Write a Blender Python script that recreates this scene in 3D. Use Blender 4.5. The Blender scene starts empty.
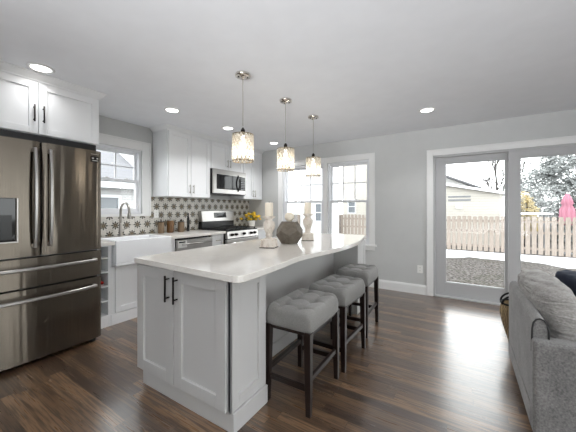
import bpy, bmesh, math, random
from mathutils import Vector, Matrix
random.seed(7)
S = bpy.context.scene
COL = S.collection
PI = math.pi

# ------------------------------------------------------------------ camera, world, exposure
cd = bpy.data.cameras.new('camera'); cam = bpy.data.objects.new('camera', cd); COL.objects.link(cam)
cam.location = (0, 0, 1.267)
cam.rotation_euler = (PI/2, 0, math.atan(177/281.0))
cd.sensor_fit = 'HORIZONTAL'; cd.sensor_width = 36; cd.lens = 36*281/576; cd.shift_y = -7/576
cd.clip_start = 0.02; cd.clip_end = 300
S.camera = cam
SKY = 3.7            # overcast sky radiance
LAMP = 5.0          # one recessed ceiling lamp, watts
w = bpy.data.worlds.new('overcast_sky'); S.world = w; w.use_nodes = True
bgn = w.node_tree.nodes['Background']; bgn.inputs[0].default_value = (0.97, 0.985, 1.0, 1); bgn.inputs[1].default_value = SKY
S.view_settings.view_transform = 'Standard'; S.view_settings.look = 'None'
S.view_settings.exposure = 0.45; S.view_settings.gamma = 1; S.view_settings.use_curve_mapping = False
def bounce(loc, rot, sx, sy, e, spread):       # added fill light without a fixture, thrown at the ceiling behind the viewpoint
    l = bpy.data.lights.new('added_ceiling_fill', 'AREA'); l.shape = 'RECTANGLE'; l.size = sx; l.size_y = sy; l.energy = e; l.color = (.96, .98, 1); l.spread = math.radians(spread)
    o = bpy.data.objects.new('added_ceiling_fill', l); COL.objects.link(o); o.location = loc; o.rotation_euler = rot
bounce((0, -1.9, 1.5), (PI, 0, 0), 3.5, 2.0, 10, 180)
bounce((.2, -2.6, .8), (PI-math.radians(58), 0, math.radians(7)), 3.0, .9, 37, 60)
S.cycles.max_bounces = 10; S.cycles.diffuse_bounces = 6; S.cycles.glossy_bounces = 5
S.cycles.transparent_max_bounces = 16; S.cycles.sample_clamp_indirect = 6
S.cycles.caustics_reflective = True; S.cycles.caustics_refractive = False

# ------------------------------------------------------------------ materials
def lin(c):
    return tuple(((v/255)/12.92 if v/255 <= .04045 else ((v/255+.055)/1.055)**2.4) for v in c)
class NT:
    def __init__(s, name):
        s.m = bpy.data.materials.new(name); s.m.use_nodes = True
        s.t = s.m.node_tree; s.p = s.t.nodes['Principled BSDF']; s.out = s.t.nodes['Material Output']
        s.co = s.n('ShaderNodeTexCoord').outputs['Object']
    def n(s, k, **kw):
        x = s.t.nodes.new(k)
        for a, b in kw.items(): setattr(x, a, b)
        return x
    def l(s, a, b): s.t.links.new(a, b)
    def inp(s, sock, v):
        if hasattr(v, 'is_linked') or isinstance(v, bpy.types.NodeSocket): s.l(v, sock)
        else: sock.default_value = v
    def math(s, op, a, b=0.0, c=0.0):
        x = s.n('ShaderNodeMath', operation=op)
        for i, v in enumerate((a, b, c)): s.inp(x.inputs[i], v)
        return x.outputs[0]
    def mix(s, f, a, b):
        x = s.n('ShaderNodeMix', data_type='RGBA')
        s.inp(x.inputs[0], f)
        for i, v in ((6, a), (7, b)):
            if isinstance(v, tuple): v = (*v[:3], 1)
            s.inp(x.inputs[i], v)
        return x.outputs[2]
    def noise(s, scale=5, detail=3, vec=None, rough=.5):
        x = s.n('ShaderNodeTexNoise'); x.inputs['Scale'].default_value = scale; x.inputs['Detail'].default_value = detail
        x.inputs['Roughness'].default_value = rough
        s.l(vec or s.co, x.inputs['Vector']); return x.outputs[0]
    def mapping(s, scale=(1, 1, 1), rot=(0, 0, 0), loc=(0, 0, 0)):
        x = s.n('ShaderNodeMapping'); s.l(s.co, x.inputs[0])
        x.inputs['Scale'].default_value = scale; x.inputs['Rotation'].default_value = rot; x.inputs['Location'].default_value = loc
        return x.outputs[0]
    def ramp(s, f, stops):
        x = s.n('ShaderNodeValToRGB'); s.l(f, x.inputs[0]); e = x.color_ramp.elements
        while len(e) < len(stops): e.new(.5)
        for q, (p, c) in zip(e, stops): q.position = p; q.color = (*c, 1)
        return x.outputs[0]
    def bump(s, h, strength=.2, dist=.01):
        x = s.n('ShaderNodeBump'); x.inputs['Strength'].default_value = strength; x.inputs['Distance'].default_value = dist
        s.l(h, x.inputs['Height']); s.l(x.outputs[0], s.p.inputs['Normal'])
    def col(s, v): s.inp(s.p.inputs['Base Color'], (*v[:3], 1) if isinstance(v, tuple) else v)
    def set(s, **kw):
        for k, v in kw.items(): s.inp(s.p.inputs[k.replace('_', ' ')], v)

def paint(name, c, rough=.5, metal=0, var=.04, scale=6, bump=0, bscale=80, spec=.5, **kw):
    a = NT(name); c = lin(c)
    f = a.noise(scale, 3)
    a.col(a.mix(f, tuple(v*(1-var) for v in c), tuple(min(1, v*(1+var)) for v in c)))
    a.set(Roughness=rough, Metallic=metal, Specular_IOR_Level=spec, **kw)
    if bump: a.bump(a.noise(bscale, 2), bump, .004)
    return a.m

M = {}
M['wall'] = paint('wall_paint', (196, 197, 196), .85, bump=.04, bscale=120)
M['ceiling'] = paint('ceiling_paint', (230, 232, 236), .9, bump=.05, bscale=60)
M['trim'] = paint('trim_paint', (232, 232, 231), .4)
M['vinyl'] = paint('white_vinyl', (226, 227, 230), .35)
M['door_vinyl'] = paint('shade_greyed_door_vinyl', (186, 186, 187), .4)  # white vinyl greyed, the backlit shade is put into its colour
M['cab'] = paint('white_cabinet_paint', (231, 232, 233), .38, var=.015)
M['cab_shaded'] = paint('shade_greyed_cabinet_paint', (192, 191, 190), .4, var=.015)  # cabinet paint greyed to carry the shade on the island
M['cab_in'] = paint('cabinet_interior', (120, 120, 120), .6)
M['dark_metal'] = paint('dark_bronze', (42, 38, 36), .35, 1)
M['nickel'] = paint('brushed_nickel', (176, 172, 165), .3, 1)
M['chrome'] = paint('chrome', (215, 210, 203), .08, 1)
M['brass'] = paint('champagne_brass', (150, 138, 118), .3, 1)
M['black'] = paint('black_enamel', (14, 14, 15), .25)
M['iron'] = paint('cast_iron', (20, 20, 20), .55)
M['black_glass'] = paint('black_glass', (10, 10, 12), .06)
M['espresso'] = paint('espresso_wood', (30, 20, 17), .3, spec=.35, var=.2, scale=14)
M['ceramic'] = paint('white_fireclay', (238, 239, 241), .15, var=.01)
M['plate'] = paint('white_plastic', (236, 236, 233), .4)
M['wax'] = paint('cream_wax', (238, 229, 212), .55, var=.02)
M['fog'] = paint('grey_plastic', (120, 122, 125), .5)
M['sky_grey'] = paint('dark_window_glass', (112, 117, 122), .1)
M['pot'] = paint('white_pot_glaze', (238, 236, 230), .3)
M['yellow'] = paint('yellow_petal', (226, 184, 40), .6, var=.15, scale=40)
M['leaf'] = paint('green_leaf', (74, 92, 42), .6, var=.2, scale=30)
M['navy'] = paint('navy_fabric', (27, 37, 58), .75, var=.25, scale=9, bump=.3, bscale=160)
M['pink'] = paint('pink_canvas', (172, 118, 134), .9, spec=.1)
M['red'] = paint('red_foil', (170, 40, 30), .35)
M['bottle'] = paint('dark_green_bottle', (22, 30, 22), .12)
M['amber'] = paint('amber_oil_glass', (92, 62, 30), .12, var=.3, scale=20)
M['grain'] = paint('tan_dry_goods', (112, 92, 70), .5, var=.3, scale=60)
M['bark'] = paint('grey_bark', (70, 64, 62), .9, var=.2, scale=10)
M['rubber'] = paint('black_rubber', (20, 20, 20), .8)

def steel():
    a = NT('stainless_steel')
    f = a.noise(3, 4, a.mapping((60, 60, .6)))
    a.col(a.mix(f, lin((104, 97, 88)), lin((128, 120, 110))))
    a.set(Metallic=1.0, Roughness=a.math('ADD', a.math('MULTIPLY', f, .08), .17), Anisotropic=.93, Anisotropic_Rotation=.25)
    a.bump(a.noise(1, 2, a.mapping((1, 7, .5))), .35, .02)
    return a.m
M['steel'] = steel()
def bright_steel():
    a = NT('bright_stainless_steel')
    f = a.noise(3, 4, a.mapping((60, .6, 60)))
    a.col(a.mix(f, lin((164, 161, 158)), lin((188, 185, 182)))); a.set(Metallic=1.0, Roughness=.28)
    return a.m
M['steel2'] = bright_steel()

def wood_floor():
    a = NT('dark_oak_floor')
    sep = a.n('ShaderNodeSeparateXYZ'); a.l(a.co, sep.inputs[0]); x, y = sep.outputs[0], sep.outputs[1]
    W, L = .07, .95
    row = a.math('FLOOR', a.math('DIVIDE', y, W))
    rn = a.n('ShaderNodeTexWhiteNoise', noise_dimensions='1D'); a.l(row, rn.inputs['W'])
    xs = a.math('ADD', a.math('DIVIDE', x, L), a.math('MULTIPLY', rn.outputs[0], 7.3))
    cb = a.n('ShaderNodeCombineXYZ'); a.l(row, cb.inputs[0]); a.l(a.math('FLOOR', xs), cb.inputs[1])
    wn = a.n('ShaderNodeTexWhiteNoise', noise_dimensions='2D'); a.l(cb.outputs[0], wn.inputs['Vector'])
    off = a.n('ShaderNodeCombineXYZ'); a.l(a.math('MULTIPLY', x, 2.0), off.inputs[0])
    a.l(a.math('MULTIPLY', y, 52), off.inputs[1]); a.l(a.math('MULTIPLY', wn.outputs[0], 37), off.inputs[2])
    g = a.noise(1.8, 4, off.outputs[0], .55)
    plank = a.ramp(wn.outputs[0], [(0, lin((64, 47, 36))), (.5, lin((94, 71, 51))), (1, lin((130, 101, 74)))])
    c = a.mix(a.math('MULTIPLY', a.math('SMOOTH_MIN', a.math('MAXIMUM', a.math('MULTIPLY', a.math('SUBTRACT', g, .47), 8), 0), 1, .1), .75), plank, lin((38, 27, 21)))
    fy = a.math('FRACT', a.math('DIVIDE', y, W)); fx = a.math('FRACT', xs)
    gy = a.math('LESS_THAN', a.math('MINIMUM', fy, a.math('SUBTRACT', 1, fy)), .022)
    gx = a.math('LESS_THAN', a.math('MINIMUM', fx, a.math('SUBTRACT', 1, fx)), .0016)
    gap = a.math('MAXIMUM', gy, gx)
    a.col(a.mix(a.math('MULTIPLY', gap, .7), c, lin((22, 16, 13))))
    a.set(Roughness=a.math('ADD', .23, a.math('MULTIPLY', g, .12)), Specular_IOR_Level=.9, Coat_Weight=.8, Coat_Roughness=.22)
    a.bump(a.math('SUBTRACT', a.math('MULTIPLY', g, .5), gap), .12, .002)
    return a.m
M['floor'] = wood_floor()

def tile():
    a = NT('patterned_hexagon_tile')
    sep = a.n('ShaderNodeSeparateXYZ'); a.l(a.co, sep.inputs[0]); u, v = sep.outputs[1], sep.outputs[2]
    P = .145; Q = P*math.sqrt(3)
    def cell(du, dv):
        uu = a.math('SUBTRACT', a.math('FRACT', a.math('ADD', a.math('DIVIDE', u, P), du+.37)), .5)
        vv = a.math('SUBTRACT', a.math('FRACT', a.math('ADD', a.math('DIVIDE', v, Q), dv+.31)), .5)
        uu = a.math('MULTIPLY', uu, P); vv = a.math('MULTIPLY', vv, Q)
        r = a.math('SQRT', a.math('ADD', a.math('MULTIPLY', uu, uu), a.math('MULTIPLY', vv, vv)))
        return r, a.math('ARCTAN2', vv, uu)
    r1, t1 = cell(0, 0); r2, t2 = cell(.5, .5)
    near = a.math('LESS_THAN', r1, r2)
    r = a.math('MINIMUM', r1, r2)
    th = a.math('ADD', a.math('MULTIPLY', near, t1), a.math('MULTIPLY', a.math('SUBTRACT', 1, near), t2))
    star = a.math('ADD', .043, a.math('MULTIPLY', .012, a.math('COSINE', a.math('MULTIPLY', th, 8))))
    petal = a.math('LESS_THAN', r, star)
    core = a.math('LESS_THAN', r, .014)
    ring = a.math('LESS_THAN', a.math('ABSOLUTE', a.math('SUBTRACT', r, .026)), .004)
    edge = a.math('LESS_THAN', a.math('ABSOLUTE', a.math('SUBTRACT', r1, r2)), .0035)
    spoke = a.math('MULTIPLY', a.math('GREATER_THAN', a.math('COSINE', a.math('MULTIPLY', th, 6)), .82), a.math('GREATER_THAN', r, .052))
    base = a.mix(a.noise(18, 3), lin((196, 192, 184)), lin((214, 211, 204)))
    c = a.mix(petal, base, lin((46, 44, 43)))
    c = a.mix(a.math('MULTIPLY', ring, petal), c, lin((150, 140, 120)))
    c = a.mix(core, c, lin((120, 104, 78)))
    c = a.mix(a.math('MULTIPLY', spoke, .35), c, lin((140, 138, 128)))
    c = a.mix(a.math('MULTIPLY', edge, .35), c, lin((150, 148, 144)))
    a.col(c); a.set(Roughness=.35)
    return a.m
M['tile'] = tile()

def quartz(name, c):
    a = NT(name); c = lin(c)
    v = a.noise(2.2, 6, rough=.65); s = a.noise(140, 2)
    base = a.mix(s, tuple(x*.95 for x in c), c)
    vein = a.math('LESS_THAN', a.math('ABSOLUTE', a.math('SUBTRACT', v, .5)), .012)
    a.col(a.mix(a.math('MULTIPLY', vein, .12), base, lin((190, 184, 176)))); a.set(Roughness=.09, Specular_IOR_Level=.55)
    return a.m
M['quartz'] = quartz('white_quartz', (229, 225, 219))

def fabric(name, c1, c2, scale=220, b=.35):
    a = NT(name); n = a.noise(scale, 2); m = a.noise(9, 3)
    f = a.math('ADD', a.math('MULTIPLY', n, .65), a.math('MULTIPLY', m, .35))
    a.col(a.ramp(f, [(.3, lin(c1)), (.7, lin(c2))])); a.set(Roughness=.95, Specular_IOR_Level=.15, Sheen_Weight=.25)
    a.bump(n, b, .003); return a.m
M['stool_fabric'] = fabric('grey_linen', (112, 111, 109), (144, 142, 139))
M['sofa_fabric'] = fabric('grey_tweed', (94, 93, 93), (144, 142, 140), 130, .5)
M['cushion_fabric'] = fabric('crinkled_grey_fabric', (136, 133, 130), (176, 173, 169), 90, .6)
def crinkle(m):
    t = m.node_tree; p = t.nodes['Principled BSDF']; co = t.nodes.new('ShaderNodeTexCoord'); mp = t.nodes.new('ShaderNodeMapping'); n = t.nodes.new('ShaderNodeTexNoise'); bp = t.nodes.new('ShaderNodeBump')
    mp.inputs['Scale'].default_value = (4, 5, 26); mp.inputs['Rotation'].default_value = (.35, .2, 0); n.inputs['Scale'].default_value = 1.0; n.inputs['Detail'].default_value = 3; n.inputs['Distortion'].default_value = .8
    bp.inputs['Strength'].default_value = 1; bp.inputs['Distance'].default_value = .03
    t.links.new(co.outputs['Object'], mp.inputs[0]); t.links.new(mp.outputs[0], n.inputs['Vector']); t.links.new(n.outputs[0], bp.inputs['Height'])
    old = [l for l in t.links if l.to_node == p and l.to_socket.name == 'Normal'][0].from_node
    t.links.new(bp.outputs[0], old.inputs['Normal'])
crinkle(M['cushion_fabric'])
M['piping'] = paint('dark_piping', (52, 51, 52), .8)

def wicker():
    a = NT('woven_straw'); wv = a.n('ShaderNodeTexWave'); wv.inputs['Scale'].default_value = 30; wv.inputs['Distortion'].default_value = 4
    a.l(a.co, wv.inputs[0])
    a.col(a.mix(wv.outputs[1], lin((96, 78, 54)), lin((176, 152, 112)))); a.set(Roughness=.8); a.bump(wv.outputs[1], .6, .01); return a.m
M['wicker'] = wicker()
def weathered():
    a = NT('whitewashed_wood'); n = a.noise(26, 5, a.mapping((1, 1, .4)), .7)
    a.col(a.ramp(n, [(.3, lin((172, 158, 142))), (.5, lin((220, 211, 200))), (.75, lin((232, 226, 217)))])); a.set(Roughness=.7); a.bump(n, .25, .003); return a.m
M['whitewash'] = weathered()
def concrete():
    a = NT('grey_brown_stoneware'); n = a.noise(22, 5, None, .7)
    a.col(a.ramp(n, [(.3, lin((84, 76, 66))), (.7, lin((118, 109, 97)))])); a.set(Roughness=.55); a.bump(n, .2, .003); return a.m
M['stone'] = concrete()

def glass(name='clear_glass', fac=.9, tint=(.97, .985, .98)):
    a = NT(name); t = a.n('ShaderNodeBsdfTransparent'); t.inputs[0].default_value = (*tint, 1)
    g = a.n('ShaderNodeBsdfGlossy'); g.inputs['Roughness'].default_value = .02
    lw = a.n('ShaderNodeLayerWeight'); lw.inputs[0].default_value = .5
    mx = a.n('ShaderNodeMixShader'); a.l(a.math('ADD', a.math('MULTIPLY', a.math('POWER', lw.outputs[1], 5), fac*.5), .025), mx.inputs[0])
    a.l(t.outputs[0], mx.inputs[1]); a.l(g.outputs[0], mx.inputs[2]); a.l(mx.outputs[0], a.out.inputs[0]); return a.m
M['glass'] = glass()
def crystal():
    a = NT('cut_crystal'); t = a.n('ShaderNodeBsdfTranslucent'); t.inputs[0].default_value = (*lin((250, 246, 238)), 1)
    g = a.n('ShaderNodeBsdfGlossy'); g.inputs['Roughness'].default_value = .1; g.inputs[0].default_value = (.95, .93, .9, 1)
    d = a.n('ShaderNodeBsdfTransparent'); d.inputs[0].default_value = (1, .985, .96, 1)
    m1 = a.n('ShaderNodeMixShader'); m1.inputs[0].default_value = .3; a.l(t.outputs[0], m1.inputs[1]); a.l(g.outputs[0], m1.inputs[2])
    m2 = a.n('ShaderNodeMixShader'); m2.inputs[0].default_value = .22; a.l(m1.outputs[0], m2.inputs[1]); a.l(d.outputs[0], m2.inputs[2])
    a.l(m2.outputs[0], a.out.inputs[0]); return a.m
M['crystal'] = crystal()
def emit(name, c, s):
    a = NT(name); a.col(c); a.set(Emission_Color=(*c, 1), Emission_Strength=s); return a.m
M['lamp'] = emit('lit_lens', (1, .97, .92), 6)
M['bulb'] = emit('lit_bulb', (1, .95, .85), 5)

def mulch():
    a = NT('mulch_and_leaf_litter'); v = a.n('ShaderNodeTexVoronoi'); v.inputs['Scale'].default_value = 13
    a.l(a.mapping((1, 1.6, 1)), v.inputs[0]); n = a.noise(1.1, 5); k = a.noise(16, 4, None, .7)
    c = a.ramp(k, [(.3, lin((24, 23, 24))), (.5, lin((56, 52, 50))), (.72, lin((100, 93, 88)))])
    c = a.mix(a.math('MULTIPLY', a.math('GREATER_THAN', v.outputs[0], .5), .35), c, lin((150, 146, 143)))
    a.col(a.mix(a.math('MULTIPLY', a.math('GREATER_THAN', n, .56), .3), c, lin((70, 70, 60)))); a.set(Roughness=1.0, Specular_IOR_Level=.1)
    a.bump(k, 1, .05); return a.m
M['mulch'] = mulch()
def snow():
    a = NT('snow'); a.col(a.mix(a.noise(3, 4), (.72, .74, .78), (.84, .85, .88))); a.set(Roughness=.8); a.bump(a.noise(5, 4), .5, .05); return a.m
M['snow'] = snow()
def fence_wood():
    a = NT('weathered_fence_wood'); n = a.noise(4, 5, a.mapping((14, 14, 1)), .6)
    a.col(a.ramp(n, [(.3, lin((122, 112, 104))), (.7, lin((160, 148, 138)))])); a.set(Roughness=.9); return a.m
M['fence'] = fence_wood()
def siding(name, c, pitch=.13):
    a = NT(name); sep = a.n('ShaderNodeSeparateXYZ'); a.l(a.co, sep.inputs[0])
    f = a.math('FRACT', a.math('DIVIDE', sep.outputs[2], pitch)); ln = a.math('LESS_THAN', f, .13); c = lin(c)
    a.col(a.mix(a.math('MULTIPLY', ln, .45), c, tuple(v*.45 for v in c))); a.set(Roughness=.7); a.bump(f, .4, .02); return a.m
M['siding'] = siding('cream_siding', (188, 184, 176))
M['siding2'] = siding('white_siding', (206, 206, 206))
def frost_leaf(name, c1, c2):
    a = NT(name); a.col(a.mix(a.noise(7, 3), lin(c1), lin(c2))); a.set(Roughness=.9, Specular_IOR_Level=.1); return a.m
M['roof'] = siding('weathered_shingle', (112, 112, 116), .11)
M['cedar'] = frost_leaf('grey_green_needles', (118, 122, 121), (158, 160, 159))
M['straw_leaf'] = frost_leaf('dry_straw_leaves', (150, 132, 84), (176, 160, 120))

# ------------------------------------------------------------------ geometry helpers
def W3(u, v, n): return Vector((u, v, n))
def FX(x0):                      # faces +X : u = Y, v = Z, n = outwards
    return lambda u, v, n: Vector((x0+n, u, v))
def FY(y0):                      # faces -Y : u = X, v = Z
    return lambda u, v, n: Vector((u, y0-n, v))
def ubox(bm, f, u0, u1, v0, v1, n0, n1):
    vs = [bm.verts.new(f(u, v, n)) for n in (n0, n1) for v in (v0, v1) for u in (u0, u1)]
    for q in ((0, 1, 3, 2), (4, 6, 7, 5), (0, 4, 5, 1), (2, 3, 7, 6), (0, 2, 6, 4), (1, 5, 7, 3)):
        bm.faces.new([vs[i] for i in q])
def box(bm, x0, x1, y0, y1, z0, z1): ubox(bm, W3, x0, x1, y0, y1, z0, z1)
def prism(bm, f, pts, n0, n1):   # polygon in (u, v) extruded along n
    a = [bm.verts.new(f(u, v, n0)) for u, v in pts]; b = [bm.verts.new(f(u, v, n1)) for u, v in pts]
    k = len(pts)
    bm.faces.new(a); bm.faces.new(b[::-1])
    for i in range(k): bm.faces.new((a[i], b[i], b[(i+1) % k], a[(i+1) % k]))
def lathe(bm, prof, c=(0, 0, 0), seg=24, sx=1, sy=1, rot=0, caps=True):
    rings = []
    for r, z in prof:
        rings.append([bm.verts.new((c[0]+sx*r*math.cos(rot+2*PI*i/seg), c[1]+sy*r*math.sin(rot+2*PI*i/seg), c[2]+z)) for i in range(seg)])
    for a, b in zip(rings, rings[1:]):
        for i in range(seg): bm.faces.new((a[i], a[(i+1) % seg], b[(i+1) % seg], b[i]))
    if caps: bm.faces.new(rings[0][::-1]); bm.faces.new(rings[-1])
def tube(bm, pts, r, seg=8, taper=None):
    pts = [Vector(p) for p in pts]; rings = []
    up = Vector((0, 0, 1)); prev = None
    for i, p in enumerate(pts):
        d = (pts[min(i+1, len(pts)-1)]-pts[max(i-1, 0)]).normalized()
        if prev is None:
            s = d.cross(up if abs(d.z) < .95 else Vector((1, 0, 0))).normalized()
        else:
            s = (prev-d*prev.dot(d)).normalized()
        prev = s; t = d.cross(s)
        rr = r if taper is None else r+(taper-r)*i/(len(pts)-1)
        rings.append([bm.verts.new(p+rr*(math.cos(2*PI*k/seg)*s+math.sin(2*PI*k/seg)*t)) for k in range(seg)])
    for a, b in zip(rings, rings[1:]):
        for k in range(seg): bm.faces.new((a[k], a[(k+1) % seg], b[(k+1) % seg], b[k]))
    bm.faces.new(rings[0][::-1]); bm.faces.new(rings[-1])
def B(): return bmesh.new()
def root_loc(o):
    while o.parent: o = o.parent
    return o.location.copy()
def obj(name, bm, mat, parent=None, smooth=False, bevel=0, seg=2, kind=None, label=None, sub=0):
    bmesh.ops.recalc_face_normals(bm, faces=bm.faces)
    me = bpy.data.meshes.new(name); off = root_loc(parent) if parent else Vector()
    if parent: bmesh.ops.translate(bm, verts=bm.verts, vec=-off)
    bm.to_mesh(me); bm.free()
    for m in (mat if isinstance(mat, (list, tuple)) else [mat]): me.materials.append(m)
    if smooth:
        for p in me.polygons: p.use_smooth = True
    o = bpy.data.objects.new(name, me); COL.objects.link(o)
    if parent: o.parent = parent
    if bevel:
        b = o.modifiers.new('bevel', 'BEVEL'); b.width = bevel; b.segments = seg; b.limit_method = 'ANGLE'; b.angle_limit = .6
    if sub:
        s = o.modifiers.new('subdivision', 'SUBSURF'); s.levels = s.render_levels = sub
    if kind: o['kind'] = kind
    if label: o['label'] = label
    return o
def tag(o, label, cat, group=None):
    o['label'] = label; o['category'] = cat
    if group: o['group'] = group
    return o
def thing(name, label, cat, loc=(0, 0, 0), group=None):
    o = bpy.data.objects.new(name, None); COL.objects.link(o); o.location = loc; o.empty_display_size = .1
    return tag(o, label, cat, group)
def struct(name, label=None):
    o = bpy.data.objects.new(name, None); COL.objects.link(o); o['kind'] = 'structure'
    if label: o['label'] = label
    return o
def dup(root, loc, label, rotz=None, group=None):
    r = root.copy(); COL.objects.link(r); r.location = loc; r['label'] = label
    if rotz is not None: r.rotation_euler = (0, 0, rotz)
    if group: r['group'] = group
    for ch in list(root.children):
        c = ch.copy(); COL.objects.link(c); c.parent = r
        for g in list(ch.children):
            d = g.copy(); COL.objects.link(d); d.parent = c
    return r
def shaker(bm, f, u0, u1, v0, v1, n0, t=.02, rail=.06, rec=.013):
    ubox(bm, f, u0, u0+rail, v0, v1, n0, n0+t); ubox(bm, f, u1-rail, u1, v0, v1, n0, n0+t)
    ubox(bm, f, u0+rail, u1-rail, v0, v0+rail, n0, n0+t); ubox(bm, f, u0+rail, u1-rail, v1-rail, v1, n0, n0+t)
    ubox(bm, f, u0+rail, u1-rail, v0+rail, v1-rail, n0, n0+t-rec)
def bar_handle(bm, f, u, v0, v1, n0, out=.032, r=.006, vert=True):
    g = (lambda a, n: f(u, a, n)) if vert else (lambda a, n: f(a, u, n))
    L = v1-v0
    tube(bm, [g(v0, n0+out), g(v1, n0+out)], r, 10)
    for a in (v0+.14*L, v1-.14*L): tube(bm, [g(a, n0), g(a, n0+out)], r*.85, 8)
def loft(bm, rings, close=True):
    vs = [[bm.verts.new(p) for p in r] for r in rings]
    for a, b in zip(vs, vs[1:]):
        k = len(a)
        for i in range(k if close else k-1): bm.faces.new((a[i], a[(i+1) % k], b[(i+1) % k], b[i]))
    return vs
def crown(bm, xw, xf, y0, y1, left, right, z0=2.375, z1=2.44, proj=.055):
    prof = [(0, 0), (.1, .0), (.14, .18), (.32, .3), (.55, .5), (.8, .78), (.92, .85), (1, .86), (1, 1)]
    rings = []
    for o, v in prof:
        o *= proj; z = z0+(z1-z0)*v
        a, b = y0-(o if left else 0), y1+(o if right else 0)
        rings.append([Vector((xw, a, z)), Vector((xf+o, a, z)), Vector((xf+o, b, z)), Vector((xw, b, z))])
    vs = loft(bm, rings); bm.faces.new(vs[0]); bm.faces.new(vs[-1])
def grid_surface(bm, fn, nu, nv):
    vs = [[bm.verts.new(fn(i/nu, j/nv)) for j in range(nv+1)] for i in range(nu+1)]
    for i in range(nu):
        for j in range(nv): bm.faces.new((vs[i][j], vs[i+1][j], vs[i+1][j+1], vs[i][j+1]))
    return vs

XW, YB, H = -3.87, 4.59, 2.44          # kitchen wall, back wall, ceiling
XR, YR = 3.3, -3.2                     # right wall, wall behind the viewpoint
T = .14
# ------------------------------------------------------------------ room shell
b = B(); box(b, XW-T, XR+T, YR-T, YB+.02, -.12, 0); obj('floor', b, M['floor'], kind='structure')
b = B(); box(b, XW-T, XR+T, YR-T, YB+T, H, H+.12); obj('ceiling', b, M['ceiling'], kind='structure')
def wall(name, f, u0, u1, holes):
    """f(u, v, n): wall slab from n=0 (room face) to n=-T, holes = (u0,u1,v0,v1)"""
    bm = B(); us = sorted({u0, u1, *[h[0] for h in holes], *[h[1] for h in holes]})
    for a, c in zip(us, us[1:]):
        hs = [h for h in holes if h[0] <= a and h[1] >= c]
        if not hs: ubox(bm, f, a, c, 0, H, -T, 0)
        else:
            h = hs[0]
            if h[2] > 0: ubox(bm, f, a, c, 0, h[2], -T, 0)
            if h[3] < H: ubox(bm, f, a, c, h[3], H, -T, 0)
    return obj(name, bm, M['wall'], kind='structure')
WS = (1.64, 2.262, 1.20, 2.09)         # sink window opening  (Y, Z)
WD = (-3.01, -1.32, .69, 2.08)         # double window opening (X, Z)
DR = (-.39, 1.425, 0, 2.04)            # sliding door opening
fL = FX(XW); fB = FY(YB)
fR = lambda u, v, n: Vector((XR-n, u, v)); fN = lambda u, v, n: Vector((u, YR+n, v))
wall('wall_left', fL, YR-T, YB+T, [WS])
wall('wall_back', fB, XW, XR, [WD, DR])
RW = [(-2.6, -.4, .3, 2.15), (.5, 3.1, .3, 2.15)]
wall('wall_right', fR, YR-T, YB+T, RW)
NW = [(1.0, 2.6, .6, 2.12)]
wall('wall_rear', fN, XW, XR, NW)

def board(name, f, u0, u1):
    bm = B(); prism(bm, lambda n, v, u: f(u, v, n), [(0, 0), (.016, 0), (.016, .115), (.012, .125), (.008, .14), (0, .14)], u0, u1)
    obj(name, bm, M['trim'], kind='structure')
board('baseboard_back', fB, -3.2, DR[0]-.085)
board('baseboard_right', fR, YR, YB)
board('baseboard_rear', fN, XW, XR)
b = B(); ubox(b, fB, DR[1]+.085, XR, 0, .14, 0, .016); obj('baseboard_corner', b, M['trim'], kind='structure')

def casing(f, u0, u1, v0, v1, wd, root, bottom=None):
    bm = B(); t = .018
    lo = v0 if bottom is None else bottom
    ubox(bm, f, u0-wd, u0, lo, v1+wd, 0, t); ubox(bm, f, u1, u1+wd, lo, v1+wd, 0, t)
    ubox(bm, f, u0, u1, v1, v1+wd, 0, t)
    ubox(bm, f, u0-wd-.006, u0-wd+.014, lo, v1+wd+.006, t, t+.01); ubox(bm, f, u1+wd-.014, u1+wd+.006, lo, v1+wd+.006, t, t+.01)
    ubox(bm, f, u0-wd, u1+wd, v1+wd-.014, v1+wd+.006, t, t+.01)
    obj('casing', bm, M['trim'], root, bevel=.003)
def sash_unit(f, u0, u1, v0, v1, vm, root, cols=3, rows=2, lower_deep=-.055):
    fr = .035; st = .032
    bm = B()
    for a, c, d, e in ((u0, u0+fr, v0, v1), (u1-fr, u1, v0, v1), (u0+fr, u1-fr, v1-fr, v1), (u0+fr, u1-fr, v0, v0+fr)): ubox(bm, f, a, c, d, e, -T, -.015)
    obj('window_frame', bm, M['vinyl'], root, bevel=.003)
    def sash(a0, a1, n0, n1, grid):
        U0, U1 = u0+fr, u1-fr; s = B()
        for a, c, d, e in ((U0, U0+st, a0, a1), (U1-st, U1, a0, a1), (U0+st, U1-st, a0, a0+st+.008), (U0+st, U1-st, a1-st, a1)): ubox(s, f, a, c, d, e, n0, n1)
        if grid:
            m = .009
            for i in range(1, cols):
                uu = U0+st+(U1-U0-2*st)*i/cols; ubox(s, f, uu-m, uu+m, a0+st+.008, a1-st, n0+.008, n1-.008)
            for j in range(1, rows):
                vv = a0+st+.008+(a1-a0-2*st-.008)*j/rows; ubox(s, f, U0+st, U1-st, vv-m, vv+m, n0+.0085, n1-.0085)
        so = obj('sash', s, M['vinyl'], root, bevel=.002)
        g = B(); mid = (n0+n1)/2; ubox(g, f, U0+st*.6, U1-st*.6, a0+st*.6, a1-st*.6, mid-.002, mid+.002); obj('window_pane', g, M['glass'], so)
        return so, n1
    sash(vm-.02, v1-fr, -.105, -.075, True)
    so, n1 = sash(v0+fr, vm+.02, -.068, -.036, False)
    for q in (.3, .7):
        k = B(); uu = u0+(u1-u0)*q; ubox(k, f, uu-.025, uu+.025, vm+.02, vm+.034, n1-.03, n1-.004); obj('sash_lock', k, M['plate'], so, bevel=.004)
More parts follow.
